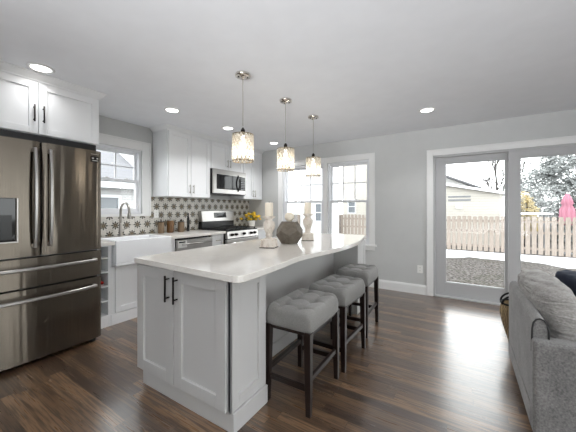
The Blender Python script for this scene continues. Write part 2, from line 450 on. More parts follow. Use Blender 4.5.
# sink window
r = struct('window_1', 'white double hung window over the sink')
casing(fL, WS[0], WS[1], WS[2], WS[3], .118, r, bottom=1.166)
sash_unit(fL, WS[0], WS[1], WS[2], WS[3], 1.65, r, cols=2)
b = B(); ubox(b, fL, WS[0]-.118, WS[1]+.118, WS[2]-.034, WS[2], 0, .02); ubox(b, fL, WS[0], WS[1], WS[2]-.03, WS[2], -.03, 0); obj('window_sill', b, M['trim'], r, bevel=.003)
# double window
r = struct('window_2', 'pair of white double hung windows on the back wall')
casing(fB, WD[0], WD[1], WD[2], WD[3], .09, r)
sash_unit(fB, WD[0], -2.135, WD[2], WD[3], 1.4, r)
sash_unit(fB, -2.065, WD[1], WD[2], WD[3], 1.4, r)
b = B(); ubox(b, fB, -2.135, -2.065, WD[2], WD[3], -T, .012); obj('mullion', b, M['trim'], r, bevel=.003)
b = B(); ubox(b, fB, WD[0]-.12, WD[1]+.12, WD[2]-.03, WD[2], -.03, .045); ubox(b, fB, WD[0]-.09, WD[1]+.09, WD[2]-.095, WD[2]-.03, 0, .018); obj('window_sill', b, M['trim'], r, bevel=.003)
# sliding door
r = struct('door_1', 'white sliding glass patio door')
casing(fB, DR[0], DR[1], 0, DR[3], .08, r)
b = B()
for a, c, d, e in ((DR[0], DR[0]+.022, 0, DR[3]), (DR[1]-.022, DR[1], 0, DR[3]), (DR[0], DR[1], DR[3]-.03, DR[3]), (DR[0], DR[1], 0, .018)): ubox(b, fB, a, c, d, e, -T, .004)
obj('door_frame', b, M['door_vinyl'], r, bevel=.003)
def door_panel(u0, u1, sl, sr, n0, n1, top):
    s = B(); v0, v1 = .018, top
    ubox(s, fB, u0, u0+sl, v0, v1, n0, n1); ubox(s, fB, u1-sr, u1, v0, v1, n0, n1)
    ubox(s, fB, u0+sl, u1-sr, v0, .205, n0, n1); ubox(s, fB, u0+sl, u1-sr, 1.925, v1, n0, n1)
    for a, c, d, e in ((u0+sl, u0+sl+.012, .205, 1.925), (u1-sr-.012, u1-sr, .205, 1.925), (u0+sl+.012, u1-sr-.012, .205, .217), (u0+sl+.012, u1-sr-.012, 1.913, 1.925)):
        ubox(s, fB, a, c, d, e, n0+.01, n1-.008)
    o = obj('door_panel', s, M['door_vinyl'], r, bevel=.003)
    g = B(); m = (n0+n1)/2; ubox(g, fB, u0+sl-.004, u1-sr+.004, .2, 1.93, m-.003, m+.003); obj('door_pane', g, M['glass'], o)
    return o
door_panel(DR[0]+.022, .535, .125, .08, -.105, -.065, 2.012)
o = door_panel(.475, DR[1]-.022, .115, .115, -.05, -.008, 2.01)
b = B(); bar_handle(b, fB, 1.33, .93, 1.16, -.008, .04, .009); obj('door_handle', b, M['plate'], o)
# unseen plain windows, added and sized for daylight from right and rear
for i, (f, h) in enumerate([(fR, x) for x in RW]+[(fN, x) for x in NW]):
    r = struct(f'window_{3+i}'); casing(f, h[0], h[1], h[2], h[3], .09, r, bottom=h[2]-.03)
    b = B()
    for a, c, d, e in ((h[0], h[0]+.05, h[2], h[3]), (h[1]-.05, h[1], h[2], h[3]), (h[0]+.05, h[1]-.05, h[2], h[2]+.05), (h[0]+.05, h[1]-.05, h[3]-.05, h[3]), ((h[0]+h[1])/2-.03, (h[0]+h[1])/2+.03, h[2]+.05, h[3]-.05)): ubox(b, f, a, c, d, e, -.09, -.04)
    fo = obj('window_frame', b, M['vinyl'], r)
    b = B(); ubox(b, f, h[0]+.045, h[1]-.045, h[2]+.045, h[3]-.045, -.067, -.063); obj('window_pane', b, M['glass'], fo)

# tile backsplash
b = B()
ubox(b, fL, 1.35, WS[0]-.118, .917, 1.44, 0, .008); ubox(b, fL, WS[0]-.118, WS[1]+.118, .917, 1.166, 0, .008); ubox(b, fL, WS[1]+.124, YB, .917, 1.445, 0, .008)
obj('trim_1', b, M['tile'], kind='structure', label='patterned hexagon tile backsplash')

# ------------------------------------------------------------------ refrigerator
FX0, FX1, FY0, FY1 = -3.86, -2.98, .432, 1.346
R = thing('refrigerator', 'stainless steel french door refrigerator with two lower drawers', 'refrigerator', ((FX0+FX1)/2, .884, 0))
b = B(); box(b, FX0, -3.06, FY0+.006, FY1-.006, .03, 1.80); obj('body', b, M['fog'], R, bevel=.004)
def bowed(y0, y1, z0, z1, bow=.014):
    bm = B(); c = (y0+y1)/2; hw = (y1-y0)/2; pts = [(-3.055, y1), (-3.055, y0)]
    n = 28
    for i in range(n+1):
        t = -1+2*i/n; y = c+hw*t
        g = 1-abs(t)**14
        yy = (y-.884)/.452
        pts.append((-2.998+.016*g*(1 if abs(t) < 1 else 0)+bow*(1-yy*yy)-bow*.4, y))
    prism(bm, W3, pts, z0, z1); return bm
for s in (0, 1):
    y0, y1 = ((FY0, .884-.006), (.884+.006, FY1))[s]
    d = obj('door', bowed(y0, y1, .882, 1.822), M['steel'], R, smooth=False)
    for p in d.data.polygons:
        if abs(p.normal.z) < .5: p.use_smooth = True
    e = d.modifiers.new('split', 'EDGE_SPLIT'); e.split_angle = .6
    hy = .884+(-.05 if s == 0 else .05); h = B()
    ps = []
    for i in range(17):
        t = -1+2*i/16; ps.append(Vector((-2.915-.028*abs(t)**3, hy, 1.36+.405*t)))
    for a, c in zip(ps, ps[1:]):
        pass
    rings = []
    for i, p in enumerate(ps):
        wv = .013; dv = .010
        rings.append([p+Vector((dv, -wv*.6, 0)), p+Vector((dv, wv*.6, 0)), p+Vector((0, wv, 0)), p+Vector((-dv, wv*.7, 0)), p+Vector((-dv, -wv*.7, 0)), p+Vector((0, -wv, 0))])
    vs = loft(h, rings); h.faces.new(vs[0]); h.faces.new(vs[-1][::-1])
    for t in (-1, 1): box(h, -2.99, -2.935, hy-.011, hy+.011, 1.36+t*.39-.016, 1.36+t*.39+.016)
    obj('handle', h, M['steel2'], d, bevel=.003)
    if s == 0:
        k = B(); box(k, -2.972, -2.958, .50, .722, 1.015, 1.352); obj('dispenser', k, M['black_glass'], R, bevel=.004)
        k = B(); ubox(k, FX(-2.960), .525, .7, 1.03, 1.22, 0, .004); obj('dispenser_recess', k, M['black'], R)
        k = B(); ubox(k, FX(-2.965), .728, .736, 1.015, 1.352, -.004, .006); ubox(k, FX(-2.965), .49, .736, 1.005, 1.014, -.004, .006); obj('dispenser_trim', k, M['steel2'], R)
    else:
        k = B(); ubox(k, FX(-2.979), 1.25, 1.315, 1.715, 1.765, -.003, .005); st = obj('badge_sticker', k, M['black'], R, label='small black sticker badge')
        k = B()
        for a, c, z0, z1 in ((1.257, 1.271, 1.742, 1.752), (1.294, 1.308, 1.742, 1.752), (1.259, 1.306, 1.723, 1.728)): ubox(k, FX(-2.974), a, c, z0, z1, 0, .0012)
        obj('sticker_print', k, M['plate'], st)
        k = B(); y = 1.248
        for i in range(7): ubox(k, FX(-2.976), y+i*.0098, y+i*.0098+.006, 1.782, 1.790, -.002, .0008)
        obj('door_lettering', k, M['nickel'], R)
for z0, z1, hz in ((.634, .868, .79), (.035, .618, .545)):
    d = obj('drawer', bowed(FY0, FY1, z0, z1), M['steel'], R)
    for p in d.data.polygons:
        if abs(p.normal.z) < .5: p.use_smooth = True
    e = d.modifiers.new('split', 'EDGE_SPLIT'); e.split_angle = .6
    h = B()
    ps = [Vector((-2.905-.045*abs(-1+2*i/16)**4, FY0+.06+(FY1-FY0-.12)*i/16, hz)) for i in range(17)]
    vs = loft(h, [[p+Vector((.01, 0, -.008)), p+Vector((.01, 0, .008)), p+Vector((0, 0, .015)), p+Vector((-.01, 0, .01)), p+Vector((-.01, 0, -.01)), p+Vector((0, 0, -.015))] for p in ps])
    h.faces.new(vs[0]); h.faces.new(vs[-1][::-1])
    for y in (FY0+.07, FY1-.07): box(h, -3.0, -2.94, y-.014, y+.014, hz-.012, hz+.012)
    obj('handle', h, M['steel2'], d, bevel=.003)
for y in (FY0+.06, FY1-.06):
    b = B(); lathe(b, [(.02, 0), (.022, .01), (.015, .03)], (-3.03, y, 0), 14); box(b, -3.06, -3.0, y-.012, y+.012, .022, .034); obj('foot', b, M['rubber'], R)

b = B(); box(b, -3.8, -3.075, FY0+.01, FY1-.01, 1.80, 1.895); obj('gap_shade_block', b, M['black'], R, bevel=.004)  # black block stands in for the shaded gap under the cabinet

# ------------------------------------------------------------------ wall cabinets
def wall_cabinet(label, xf, y0, y1, z0, z1, doors, left, right, handle_mat, hz, crown_on=True, name='wall_cabinet', side_mat=None):
    R = thing(name, label, 'cabinet', (XW+.1, (y0+y1)/2, z0), 'white wall cabinets')
    bm = B(); box(bm, XW+.012, xf-.02, y0, y1, z0, z1+.04); obj('body', bm, M['cab'], R, bevel=.002)
    if crown_on:
        bm = B(); crown(bm, XW+.012, xf-.018, y0, y1, left, right, z0=z1); obj('crown_moulding', bm, M['cab'], R)
    for i, (a, c) in enumerate(doors):
        bm = B(); shaker(bm, FX(xf-.02), a+.0035, c-.0035, z0+.004, z1-.010, .001, rail=.058)
        d = obj('door', bm, M['cab'], R, bevel=.0015)
        hb = B(); hy = c-.032 if i == 0 else a+.032
        bar_handle(hb, FX(xf), hy, hz[0], hz[1], 0, .03, .0058); obj('handle', hb, handle_mat, d, smooth=True)
    return R
UX = -3.50
wall_cabinet('wide two door white cabinet high above the refrigerator', -3.13, .42, 1.395, 1.912, 2.375, [(.43, .908), (.908, 1.385)], True, True, M['dark_metal'], (2.015, 2.16))
wall_cabinet('tall two door white wall cabinet between sink window and microwave', UX, 2.42, 3.195, 1.445, 2.385, [(2.43, 2.81), (2.81, 3.185)], True, False, M['nickel'], (1.50, 1.63))
wall_cabinet('short two door white wall cabinet on top of the microwave', UX, 3.197, 4.0, 1.935, 2.385, [(3.21, 3.6), (3.6, 3.99)], False, False, M['nickel'], (1.985, 2.115))
wall_cabinet('narrow two door white wall cabinet in the corner right of the microwave', UX, 4.002, YB-.002, 1.455, 2.385, [(4.012, 4.29), (4.29, 4.565)], False, False, M['nickel'], (1.50, 1.63))

# microwave
R = thing('microwave', 'stainless over the range microwave under short wall cabinet', 'microwave', (-3.66, 3.6, 1.515))
b = B(); box(b, XW+.012, -3.47, 3.2, 3.995, 1.515, 1.932); obj('body', b, M['black'], R, bevel=.004)
b = B(); f = FX(-3.47); ubox(b, f, 3.2, 3.995, 1.525, 1.93, 0, .03); obj('front_panel', b, M['steel2'], R, bevel=.006)
b = B(); ubox(b, f, 3.27, 3.80, 1.60, 1.845, .028, .034); o = obj('door_window', b, M['black_glass'], R, bevel=.004)
b = B(); ubox(b, f, 3.806, 3.972, 1.60, 1.845, .028, .034); o = obj('control_panel', b, M['black_glass'], R, bevel=.004)
b = B()
for i in range(5):
    for j in range(3): ubox(b, f, 3.855+j*.036, 3.88+j*.036, 1.615+i*.03, 1.633+i*.03, .034, .0355)
obj('keypad', b, M['fog'], o)
b = B(); pts = [f(3.785, 1.58+.28*i/12, .03+.05*math.sin(PI*i/12)) for i in range(13)]; tube(b, pts, .013, 10); obj('handle', b, M['black'], R, smooth=True)
b = B(); ubox(b, f, 3.22, 3.98, 1.517, 1.528, -.05, .026); obj('vent_grille', b, M['black'], R)

# ------------------------------------------------------------------ base run
CF = -3.25
def base_cab(label, y0, y1, name='base_cabinet'):
    return thing(name, label, 'cabinet', (XW+.3, (y0+y1)/2, 0))
# wine rack
R = base_cab('narrow white cabinet with open wine cubbies beside the refrigerator', 1.41, 1.556, 'wine_rack_cabinet')
b = B(); y0, y1 = 1.41, 1.556
box(b, XW+.012, CF, y0, y0+.018, 0, .877); box(b, XW+.012, CF, y1-.028, y1, 0, .877); box(b, XW+.012, XW+.03, y0+.018, y1-.028, 0, .877)
box(b, XW+.03, CF, y0+.018, y1-.028, 0, .125); box(b, XW+.03, CF, y0+.018, y1-.028, .862, .877)
obj('body', b, M['cab'], R, bevel=.002)
for z in (.272, .428, .583, .735):
    b = B(); box(b, XW+.03, CF-.002, y0+.018, y1-.028, z, z+.012); obj('shelf', b, M['cab'], R)
b = B(); prof = [(.0, 0), (.036, .004), (.037, .2), (.03, .235), (.015, .255), (.014, .3), (.0, .3)]
lathe(b, [(max(r, .001), z) for r, z in prof], (0, 0, 0), 16)
bmesh.ops.rotate(b, verts=b.verts, cent=(0, 0, 0), matrix=Matrix.Rotation(PI/2, 3, 'Y')); bmesh.ops.translate(b, verts=b.verts, vec=(-3.58, 1.478, .479))
BT = thing('wine_bottle', 'dark wine bottle with red foil lying in wine cubby', 'bottle', (-3.43, 1.478, .44))
obj('glass_body', b, M['bottle'], BT, smooth=True)
b = B(); tube(b, [(-3.335, 1.478, .479), (-3.272, 1.478, .479)], .0165, 14); obj('foil', b, M['red'], BT, smooth=True)
# sink cabinet
R = base_cab('white sink base cabinet with shaker doors under the apron sink', 1.556, 2.35, 'sink_cabinet')
b = B(); box(b, XW+.012, CF-.02, 1.558, 2.35, 0, .635); box(b, XW+.012, CF-.02, 1.558, 1.572, .635, .877); box(b, XW+.012, CF, 2.262, 2.35, .635, .877)
ubox(b, FX(CF-.02), 1.558, 2.35, 0, .115, 0, .022); ubox(b, FX(CF-.02), 1.558, 1.6, .115, .635, 0, .012); ubox(b, FX(CF-.02), 2.262, 2.35, .115, .635, 0, .02)
obj('body', b, M['cab'], R, bevel=.002)
for a, c in ((1.603, 1.928), (1.932, 2.258)):
    b = B(); shaker(b, FX(CF-.02), a, c, .125, .628, .001, rail=.058); d = obj('door', b, M['cab'], R, bevel=.0015)
    hb = B(); bar_handle(hb, FX(CF), c-.03 if a < 1.7 else a+.03, .44, .58, 0, .03, .006); obj('handle', hb, M['nickel'], d, smooth=True)
# farmhouse sink
SX1 = -3.185; SY0, SY1 = 1.578, 2.256; sz0, sz1 = .642, .921
R = thing('apron_sink', 'white farmhouse apron front sink under the window', 'sink', ((SX1-3.66)/2, 1.917, sz0))
b = B(); box(b, -3.66, SX1, SY0, SY1, sz0, sz0+.03)
box(b, SX1-.035, SX1, SY0, SY1, sz0+.03, sz1); box(b, -3.66, -3.63, SY0, SY1, sz0+.03, sz1)
box(b, -3.63, SX1-.035, SY0, SY0+.03, sz0+.03, sz1); box(b, -3.63, SX1-.035, SY1-.03, SY1, sz0+.03, sz1)
obj('basin', b, M['ceramic'], R, bevel=.007, seg=3)
b = B(); lathe(b, [(.04, 0), (.042, .004), (.02, .006)], (-3.42, 1.917, sz0+.03), 18); obj('drain', b, M['chrome'], R)
# dishwasher
R = thing('dishwasher', 'stainless dishwasher with white tag between sink and range', 'dishwasher', (-3.55, 2.675, 0))
b = B(); box(b, XW+.012, -3.275, 2.355, 2.992, .0, .872); obj('body', b, M['black'], R)
b = B(); ubox(b, FX(-3.275), 2.362, 2.988, .115, .845, 0, .04); d = obj('door', b, M['steel2'], R, bevel=.006)
b = B(); bar_handle(b, FX(-3.235), .79, 2.42, 2.93, 0, .045, .011, vert=False); obj('handle', b, M['steel2'], d, smooth=True)
b = B(); ubox(b, FX(-3.235), 2.385, 2.53, .742, .836, 0, .0015); g = obj('energy_tag', b, M['plate'], d, label='white tag with dark strip')
b = B(); ubox(b, FX(-3.2335), 2.40, 2.505, .808, .826, 0, .001); obj('tag_print', b, M['black'], g)
# drawer cabinet
R = base_cab('narrow white drawer cabinet left of the range', 2.996, 3.238, 'drawer_cabinet')
b = B(); box(b, XW+.012, CF-.02, 2.996, 3.238, 0, .877); ubox(b, FX(CF-.02), 2.996, 3.238, 0, .115, 0, .02); obj('body', b, M['cab'], R, bevel=.002)
for z0, z1 in ((.125, .395), (.4, .67), (.675, .868)):
    b = B(); shaker(b, FX(CF-.02), 3.0, 3.234, z0, z1, .001, rail=.035); d = obj('drawer', b, M['cab'], R, bevel=.0015)
    b = B(); bar_handle(b, FX(CF), (z0+z1)/2+.01, 3.06, 3.16, 0, .028, .005, vert=False); obj('handle', b, M['nickel'], d, smooth=True)
# corner cabinet
R = base_cab('white corner base cabinet right of the range', 4.036, YB, 'corner_cabinet')
b = B(); box(b, XW+.012, CF-.02, 4.036, YB-.002, 0, .877); ubox(b, FX(CF-.02), 4.036, YB-.002, 0, .115, 0, .02); obj('body', b, M['cab'], R, bevel=.002)
b = B(); shaker(b, FX(CF-.02), 4.042, 4.57, .125, .868, .001); d = obj('door', b, M['cab'], R, bevel=.0015)
hb = B(); bar_handle(hb, FX(CF), 4.08, .68, .82, 0, .03, .006); obj('handle', hb, M['nickel'], d, smooth=True)
# countertops
b = B(); z0, z1 = .878, .915
box(b, XW+.009, -3.2, 1.395, SY0-.003, z0, z1); box(b, XW+.009, -3.663, SY0-.003, SY1+.003, z0, z1); box(b, XW+.009, -3.2, SY1+.003, 3.24, z0, z1)
tag(obj('countertop', b, M['quartz'], bevel=.002), 'white quartz kitchen countertop running past the sink to the range', 'countertop')
b = B(); box(b, XW+.009, -3.2, 4.035, YB-.003, z0, z1)
tag(obj('countertop', b, M['quartz'], bevel=.003), 'short white countertop in the corner right of the range', 'countertop')

# ------------------------------------------------------------------ range
RY0, RY1 = 3.245, 4.03
R = thing('range', 'stainless gas range with black grates and tall control backguard', 'stove', (-3.5, 3.613, 0))
b = B(); box(b, XW+.015, -3.23, RY0, RY1, .02, .905); obj('body', b, M['black'], R, bevel=.004)
b = B(); box(b, XW+.09, -3.2, RY0, RY1, .9, .922); obj('cooktop', b, M['black'], R, bevel=.004)
b = B(); prism(b, lambda x, z, y: Vector((x, y, z)), [(-3.23, .79), (-3.17, .79), (-3.185, .905), (-3.23, .905)], RY0+.004, RY1-.004); cp = obj('control_panel', b, M['steel2'], R, bevel=.004)
for q in (.13, .25, .5, .74, .86):
    b = B(); y = RY0+(RY1-RY0)*q; p0 = Vector((-3.177, y, .85)); d = Vector((.99, 0, .13))
    tube(b, [p0, p0+d*.012], .024, 18); tube(b, [p0+d*.012, p0+d*.04], .018, 18); obj('knob', b, M['dark_metal'], R)
b = B(); box(b, -3.23, -3.18, RY0+.006, RY1-.006, .22, .775); od = obj('oven_door', b, M['steel2'], R, bevel=.006)
b = B(); ubox(b, FX(-3.18), RY0+.12, RY1-.12, .36, .62, 0, .004); obj('oven_window', b, M['black_glass'], od)
b = B(); bar_handle(b, FX(-3.18), .72, RY0+.05, RY1-.05, 0, .055, .012, vert=False); obj('handle', b, M['steel2'], od, smooth=True)
b = B(); box(b, -3.23, -3.19, RY0+.006, RY1-.006, .06, .205); obj('drawer', b, M['steel2'], R, bevel=.005)
for k in range(3):
    g = B(); y0 = RY0+.025+k*.247; y1 = y0+.237; zz = .95
    for x in (-3.7, -3.46, -3.235): box(g, x-.008, x+.008, y0, y1, zz-.014, zz)
    for y in (y0+.008, (y0+y1)/2, y1-.008): box(g, -3.7, -3.235, y-.008, y+.008, zz-.0145, zz-.0005)
    for x in (-3.7, -3.235):
        for y in (y0+.01, y1-.01): box(g, x-.01, x+.01, y-.01, y+.01, .921, zz)
    obj('grate', g, M['iron'], R, bevel=.003)
for (x, y) in ((-3.58, 3.38), (-3.34, 3.38), (-3.46, 3.613), (-3.58, 3.85), (-3.34, 3.85)):
    b = B(); lathe(b, [(.05, 0), (.05, .008), (.035, .01), (.035, .018), (.01, .02)], (x, y, .921), 18); obj('burner', b, M['iron'], R)
b = B(); box(b, XW+.015, -3.77, RY0+.005, RY1-.005, .9, 1.05); obj('backguard_base', b, M['black'], R)
b = B(); prism(b, lambda x, z, y: Vector((x, y, z)), [(XW+.015, 1.05), (-3.755, 1.05), (-3.785, 1.235), (XW+.015, 1.235)], RY0+.003, RY1-.003); bg = obj('backguard', b, M['steel2'], R, bevel=.005)
b = B(); prism(b, lambda x, z, y: Vector((x, y, z)), [(-3.7745, 1.11), (-3.7615, 1.11), (-3.7765, 1.205), (-3.79, 1.205)], 3.52, 3.82); dp = obj('display', b, M['black_glass'], bg)
b = B()
ubox(b, FX(-3.768), 3.60, 3.74, 1.142, 1.158, 0, .003)
obj('display_marks', b, M['fog'], dp)

# ------------------------------------------------------------------ counter items
R = thing('faucet', 'brushed nickel gooseneck pull down faucet behind the sink', 'faucet', (-3.735, 1.905, .915))
b = B(); lathe(b, [(.03, 0), (.03, .008), (.022, .02), (.02, .16), (.016, .175)], (-3.735, 1.905, .915), 18)
arc = [Vector((-3.735, 1.905, 1.08)), Vector((-3.735, 1.905, 1.24))]
for i in range(1, 15):
    t = PI*i/14; arc.append(Vector((-3.735+.10*(1-math.cos(t)), 1.905, 1.24+.105*math.sin(t))))
arc.append(Vector((-3.533, 1.905, 1.215)))
tube(b, arc, .0145, 12); obj('spout', b, M['nickel'], R, smooth=True)
b = B(); lathe(b, [(.016, 0), (.02, -.02), (.022, -.07), (.019, -.078)], (-3.533, 1.905, 1.225), 16); obj('spray_head', b, M['nickel'], R, smooth=True)
b = B(); tube(b, [(-3.735, 1.915, 1.0), (-3.735, 1.945, 1.005)], .012, 10); tube(b, [(-3.735, 1.945, 1.005), (-3.70, 1.99, 1.03)], .007, 8); obj('lever', b, M['nickel'], R, smooth=True)

def outlet(label, f, u, v, n0):
    R = thing('outlet', label, 'outlet', f(u, v, n0))
    b = B(); ubox(b, f, u-.036, u+.036, v-.058, v+.058, n0, n0+.006); pl = obj('cover_plate', b, M['plate'], R, bevel=.003)
    for dv in (-.021, .021):
        b = B(); lathe(b, [(.0165, 0), (.0165, .003)], (0, 0, 0), 16)
        for vv in b.verts: vv.co = f(u+vv.co.x, v+dv+vv.co.y*1.1, n0+.0055+vv.co.z)
        so = obj('socket', b, M['plate'], R)
        b = B()
        for du in (-.006, .006): ubox(b, f, u+du-.0013, u+du+.0013, v+dv-.001, v+dv+.009, n0+.0085, n0+.0092)
        obj('slot', b, M['black'], so)
outlet('white wall outlet on the tile beside the sink window', fL, 2.475, 1.195, .008)
outlet('white wall outlet low on the back wall near the patio door', fB, -.567, .372, 0)

def canister(x, y, r, h, glass_mat, lid, label, cat='canister', name='canister'):
    R = thing(name, label, cat, (x, y, .915), None)
    b = B(); lathe(b, [(r*.92, 0), (r, .006), (r, h*.9), (r*.9, h*.94)], (x, y, .915), 20); obj('jar', b, glass_mat, R, smooth=True)
    b = B(); lathe(b, [(r*.97, h*.94), (r*.97, h), (r*.2, h+.004), (r*.18, h+.02), (r*.22, h+.03), (.002, h+.034)], (x, y, .915), 20); obj('lid', b, lid, R)
canister(-3.72, 2.46, .042, .17, M['grain'], M['dark_metal'], 'small tan canister nearest the sink on the counter')
canister(-3.73, 2.62, .05, .19, M['amber'], M['nickel'], 'amber glass canister standing between two tan canisters')
canister(-3.72, 2.80, .05, .16, M['grain'], M['dark_metal'], 'tan canister right of the amber canister on the counter')
R = thing('oil_bottle', 'tall slim black bottle on the counter beside the canisters', 'bottle', (-3.70, 2.915, .915))
b = B(); lathe(b, [(.019, 0), (.021, .005), (.021, .2), (.012, .23), (.009, .26)], (-3.70, 2.915, .915), 16); obj('glass_body', b, M['black_glass'], R, smooth=True)
b = B(); lathe(b, [(.011, .258), (.011, .285), (.004, .29)], (-3.70, 2.915, .915), 12); obj('stopper', b, M['dark_metal'], R)
# flowers
fx, fy = -3.58, 4.33
R = thing('potted_flowers', 'yellow flowers in a white pot on the corner countertop', 'plant', (fx, fy, .915))
b = B(); lathe(b, [(.05, 0), (.055, .005), (.075, .12), (.078, .125), (.07, .125), (.065, .11)], (fx, fy, .915), 20); obj('pot', b, M['pot'], R, smooth=True)
b = B(); c = B()
for i in range(64):
    a = random.uniform(0, 2*PI); rr = random.uniform(.02, .19); zz = 1.04+random.uniform(.02, .2)*(1-rr/.25)
    p = Vector((fx+rr*math.cos(a), fy+rr*1.25*math.sin(a), zz))
    tube(c, [(fx, fy, 1.02), p], .002, 5)
    if i % 2 == 0:
        bmesh.ops.create_icosphere(b, subdivisions=1, radius=random.uniform(.026, .042), matrix=Matrix.Translation(p) @ Matrix.Scale(.7, 4, (0, 0, 1)))
    else:
        m = Matrix.Translation(p) @ Matrix.Rotation(a, 4, 'Z') @ Matrix.Rotation(random.uniform(-.6, .9), 4, 'Y')
        q = [c.verts.new(m @ Vector(v)) for v in ((-.03, 0, 0), (0, .014, .004), (.04, 0, 0), (0, -.014, .004))]; c.faces.new(q)
obj('blossoms', b, M['yellow'], R); obj('foliage', c, M['leaf'], R)

# ------------------------------------------------------------------ island
IX0, IX1, IY0, IY1 = -2.02, -1.105, 1.147, 3.62
R = thing('kitchen_island', 'kitchen island base greyed for shade, with shaker doors and seating recess', 'kitchen island', (-1.56, 2.4, 0))
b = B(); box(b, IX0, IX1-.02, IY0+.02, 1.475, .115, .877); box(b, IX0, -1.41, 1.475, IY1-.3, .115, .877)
obj('body', b, M['cab_shaded'], R, bevel=.002)
b = B(); box(b, IX0+.035, IX1+.010, IY0+.022, 1.49, 0, .115); box(b, IX0+.03, -1.392, 1.49, 3.30, 0, .115); box(b, IX0+.03, IX1+.012, 3.30, IY1+.01, 0, .115); obj('plinth', b, M['cab_shaded'], R, bevel=.004)
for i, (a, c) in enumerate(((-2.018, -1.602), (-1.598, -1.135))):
    b = B(); shaker(b, FY(IY0+.02), a+.003, c-.002, .12, .868, .001, t=.022, rail=.075, rec=.015); d = obj('door', b, M['cab_shaded'], R, bevel=.0015)
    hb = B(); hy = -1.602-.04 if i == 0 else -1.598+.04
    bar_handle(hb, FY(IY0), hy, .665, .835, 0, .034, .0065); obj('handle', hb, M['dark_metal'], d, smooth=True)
b = B(); ubox(b, FY(IY0+.02), -1.128, IX1, .115, .877, .0, .012); obj('corner_post', b, M['cab_shaded'], R, bevel=.002)
b = B(); shaker(b, FX(IX1-.02), IY0+.008, 1.482, .12, .872, .0, rail=.07, rec=.015); obj('end_panel', b, M['cab_shaded'], R, bevel=.0015)
b = B(); ubox(b, FX(-1.41), 1.477, 3.29, .115, .877, .0, .014); obj('knee_panel', b, M['cab_shaded'], R, bevel=.002)
b = B(); box(b, IX0, IX1, 3.31, IY1, .115, .877); obj('far_pier', b, M['cab_shaded'], R, bevel=.002)
b = B(); shaker(b, FX(IX1-.0), 3.312, IY1-.002, .12, .872, .0, t=.012, rail=.06, rec=.006); obj('end_panel', b, M['cab_shaded'], R, bevel=.0015)
# worktop with the bowed seating edge
pts = [(-2.028, 1.128), (-1.06, 1.090), (-1.03, 1.094), (-1.005, 1.105), (-.99, 1.13), (-.988, 1.17), (-.998, 1.40), (-1.012, 1.57), (-1.03, 1.70), (-1.036, 1.80), (-1.03, 1.90)]
for i in range(13):
    t = i/12; y = 2.0+1.72*t; pts.append((-1.015+.062*math.sin(PI*min(1, t*1.15))**1.0-.10*t**3, y))
pts += [(-1.14, 3.765), (-1.18, 3.775), (-2.04, 3.70)]
b = B(); prism(b, W3, pts, .879, .916)
tag(obj('island_countertop', b, M['quartz'], bevel=.003, seg=2), 'large white quartz island worktop with a gently bowed seating edge', 'countertop')

# candle holders, candles, geometric holder
def candle_holder(x, y, h, rot, label, clabel):
    R = thing('candle_holder', label, 'candle holder', (x, y, .916), 'whitewashed candle holders')
    b = B(); q = .066
    lathe(b, [(q*1.42, 0), (q*1.46, .012), (q*1.38, .018), (q*1.3, .06), (q*1.34, .066), (q*1.34, .075), (q*.9, .082)], (x, y, .916), 4, rot=rot)
    bs = obj('base', b, M['whitewash'], R, bevel=.002)
    k = h-.08
    b = B(); lathe(b, [(.04, .08), (.03, .08+.04*k), (.028, .08+.1*k), (.036, .08+.16*k), (.03, .08+.2*k), (.034, .08+.28*k), (.05, .08+.45*k), (.056, .08+.6*k), (.05, .08+.72*k), (.032, .08+.8*k), (.03, .08+.84*k), (.044, .08+.9*k), (.056, h-.012), (.058, h-.003), (.05, h)], (x, y, .916), 24)
    obj('baluster', b, M['whitewash'], R, smooth=True)
    b = B(); lathe(b, [(q*1.48, 0), (q*1.48, .006)], (x, y, .9161), 4, rot=rot); obj('base_edge', b, M['espresso'], R)
    C_ = thing('candle', clabel, 'candle', (x, y, .916+h), 'cream pillar candles')
    b = B(); lathe(b, [(.036, 0), (.038, .004), (.038, .116), (.034, .122), (.006, .118)], (x, y, .916+h+.0005), 24); obj('wax', b, M['wax'], C_, smooth=True, bevel=0)
    b = B(); tube(b, [(x, y, .916+h+.115), (x+.001, y, .916+h+.135)], .0018, 6); obj('wick', b, M['black'], C_)
candle_holder(-1.522, 2.09, .287, math.radians(45+18), 'whitewashed baluster candle holder standing nearer the sink side', 'cream pillar candle on the nearer candle holder')
candle_holder(-1.495, 2.79, .30, math.radians(45+25), 'whitewashed baluster candle holder behind the geometric dark holder', 'cream pillar candle on the farther candle holder by the window')
# dodecahedron
phi = (1+5**.5)/2
dv = [(x, y, z) for x in (-1, 1) for y in (-1, 1) for z in (-1, 1)]
for s1 in (-1, 1):
    for s2 in (-1, 1): dv += [(0, s1/phi, s2*phi), (s1/phi, s2*phi, 0), (s1*phi, 0, s2/phi)]
b = B()
for v in dv: b.verts.new(v)
hull = bmesh.ops.convex_hull(b, input=b.verts)
bmesh.ops.dissolve_limit(b, angle_limit=.05, verts=b.verts, edges=b.edges)
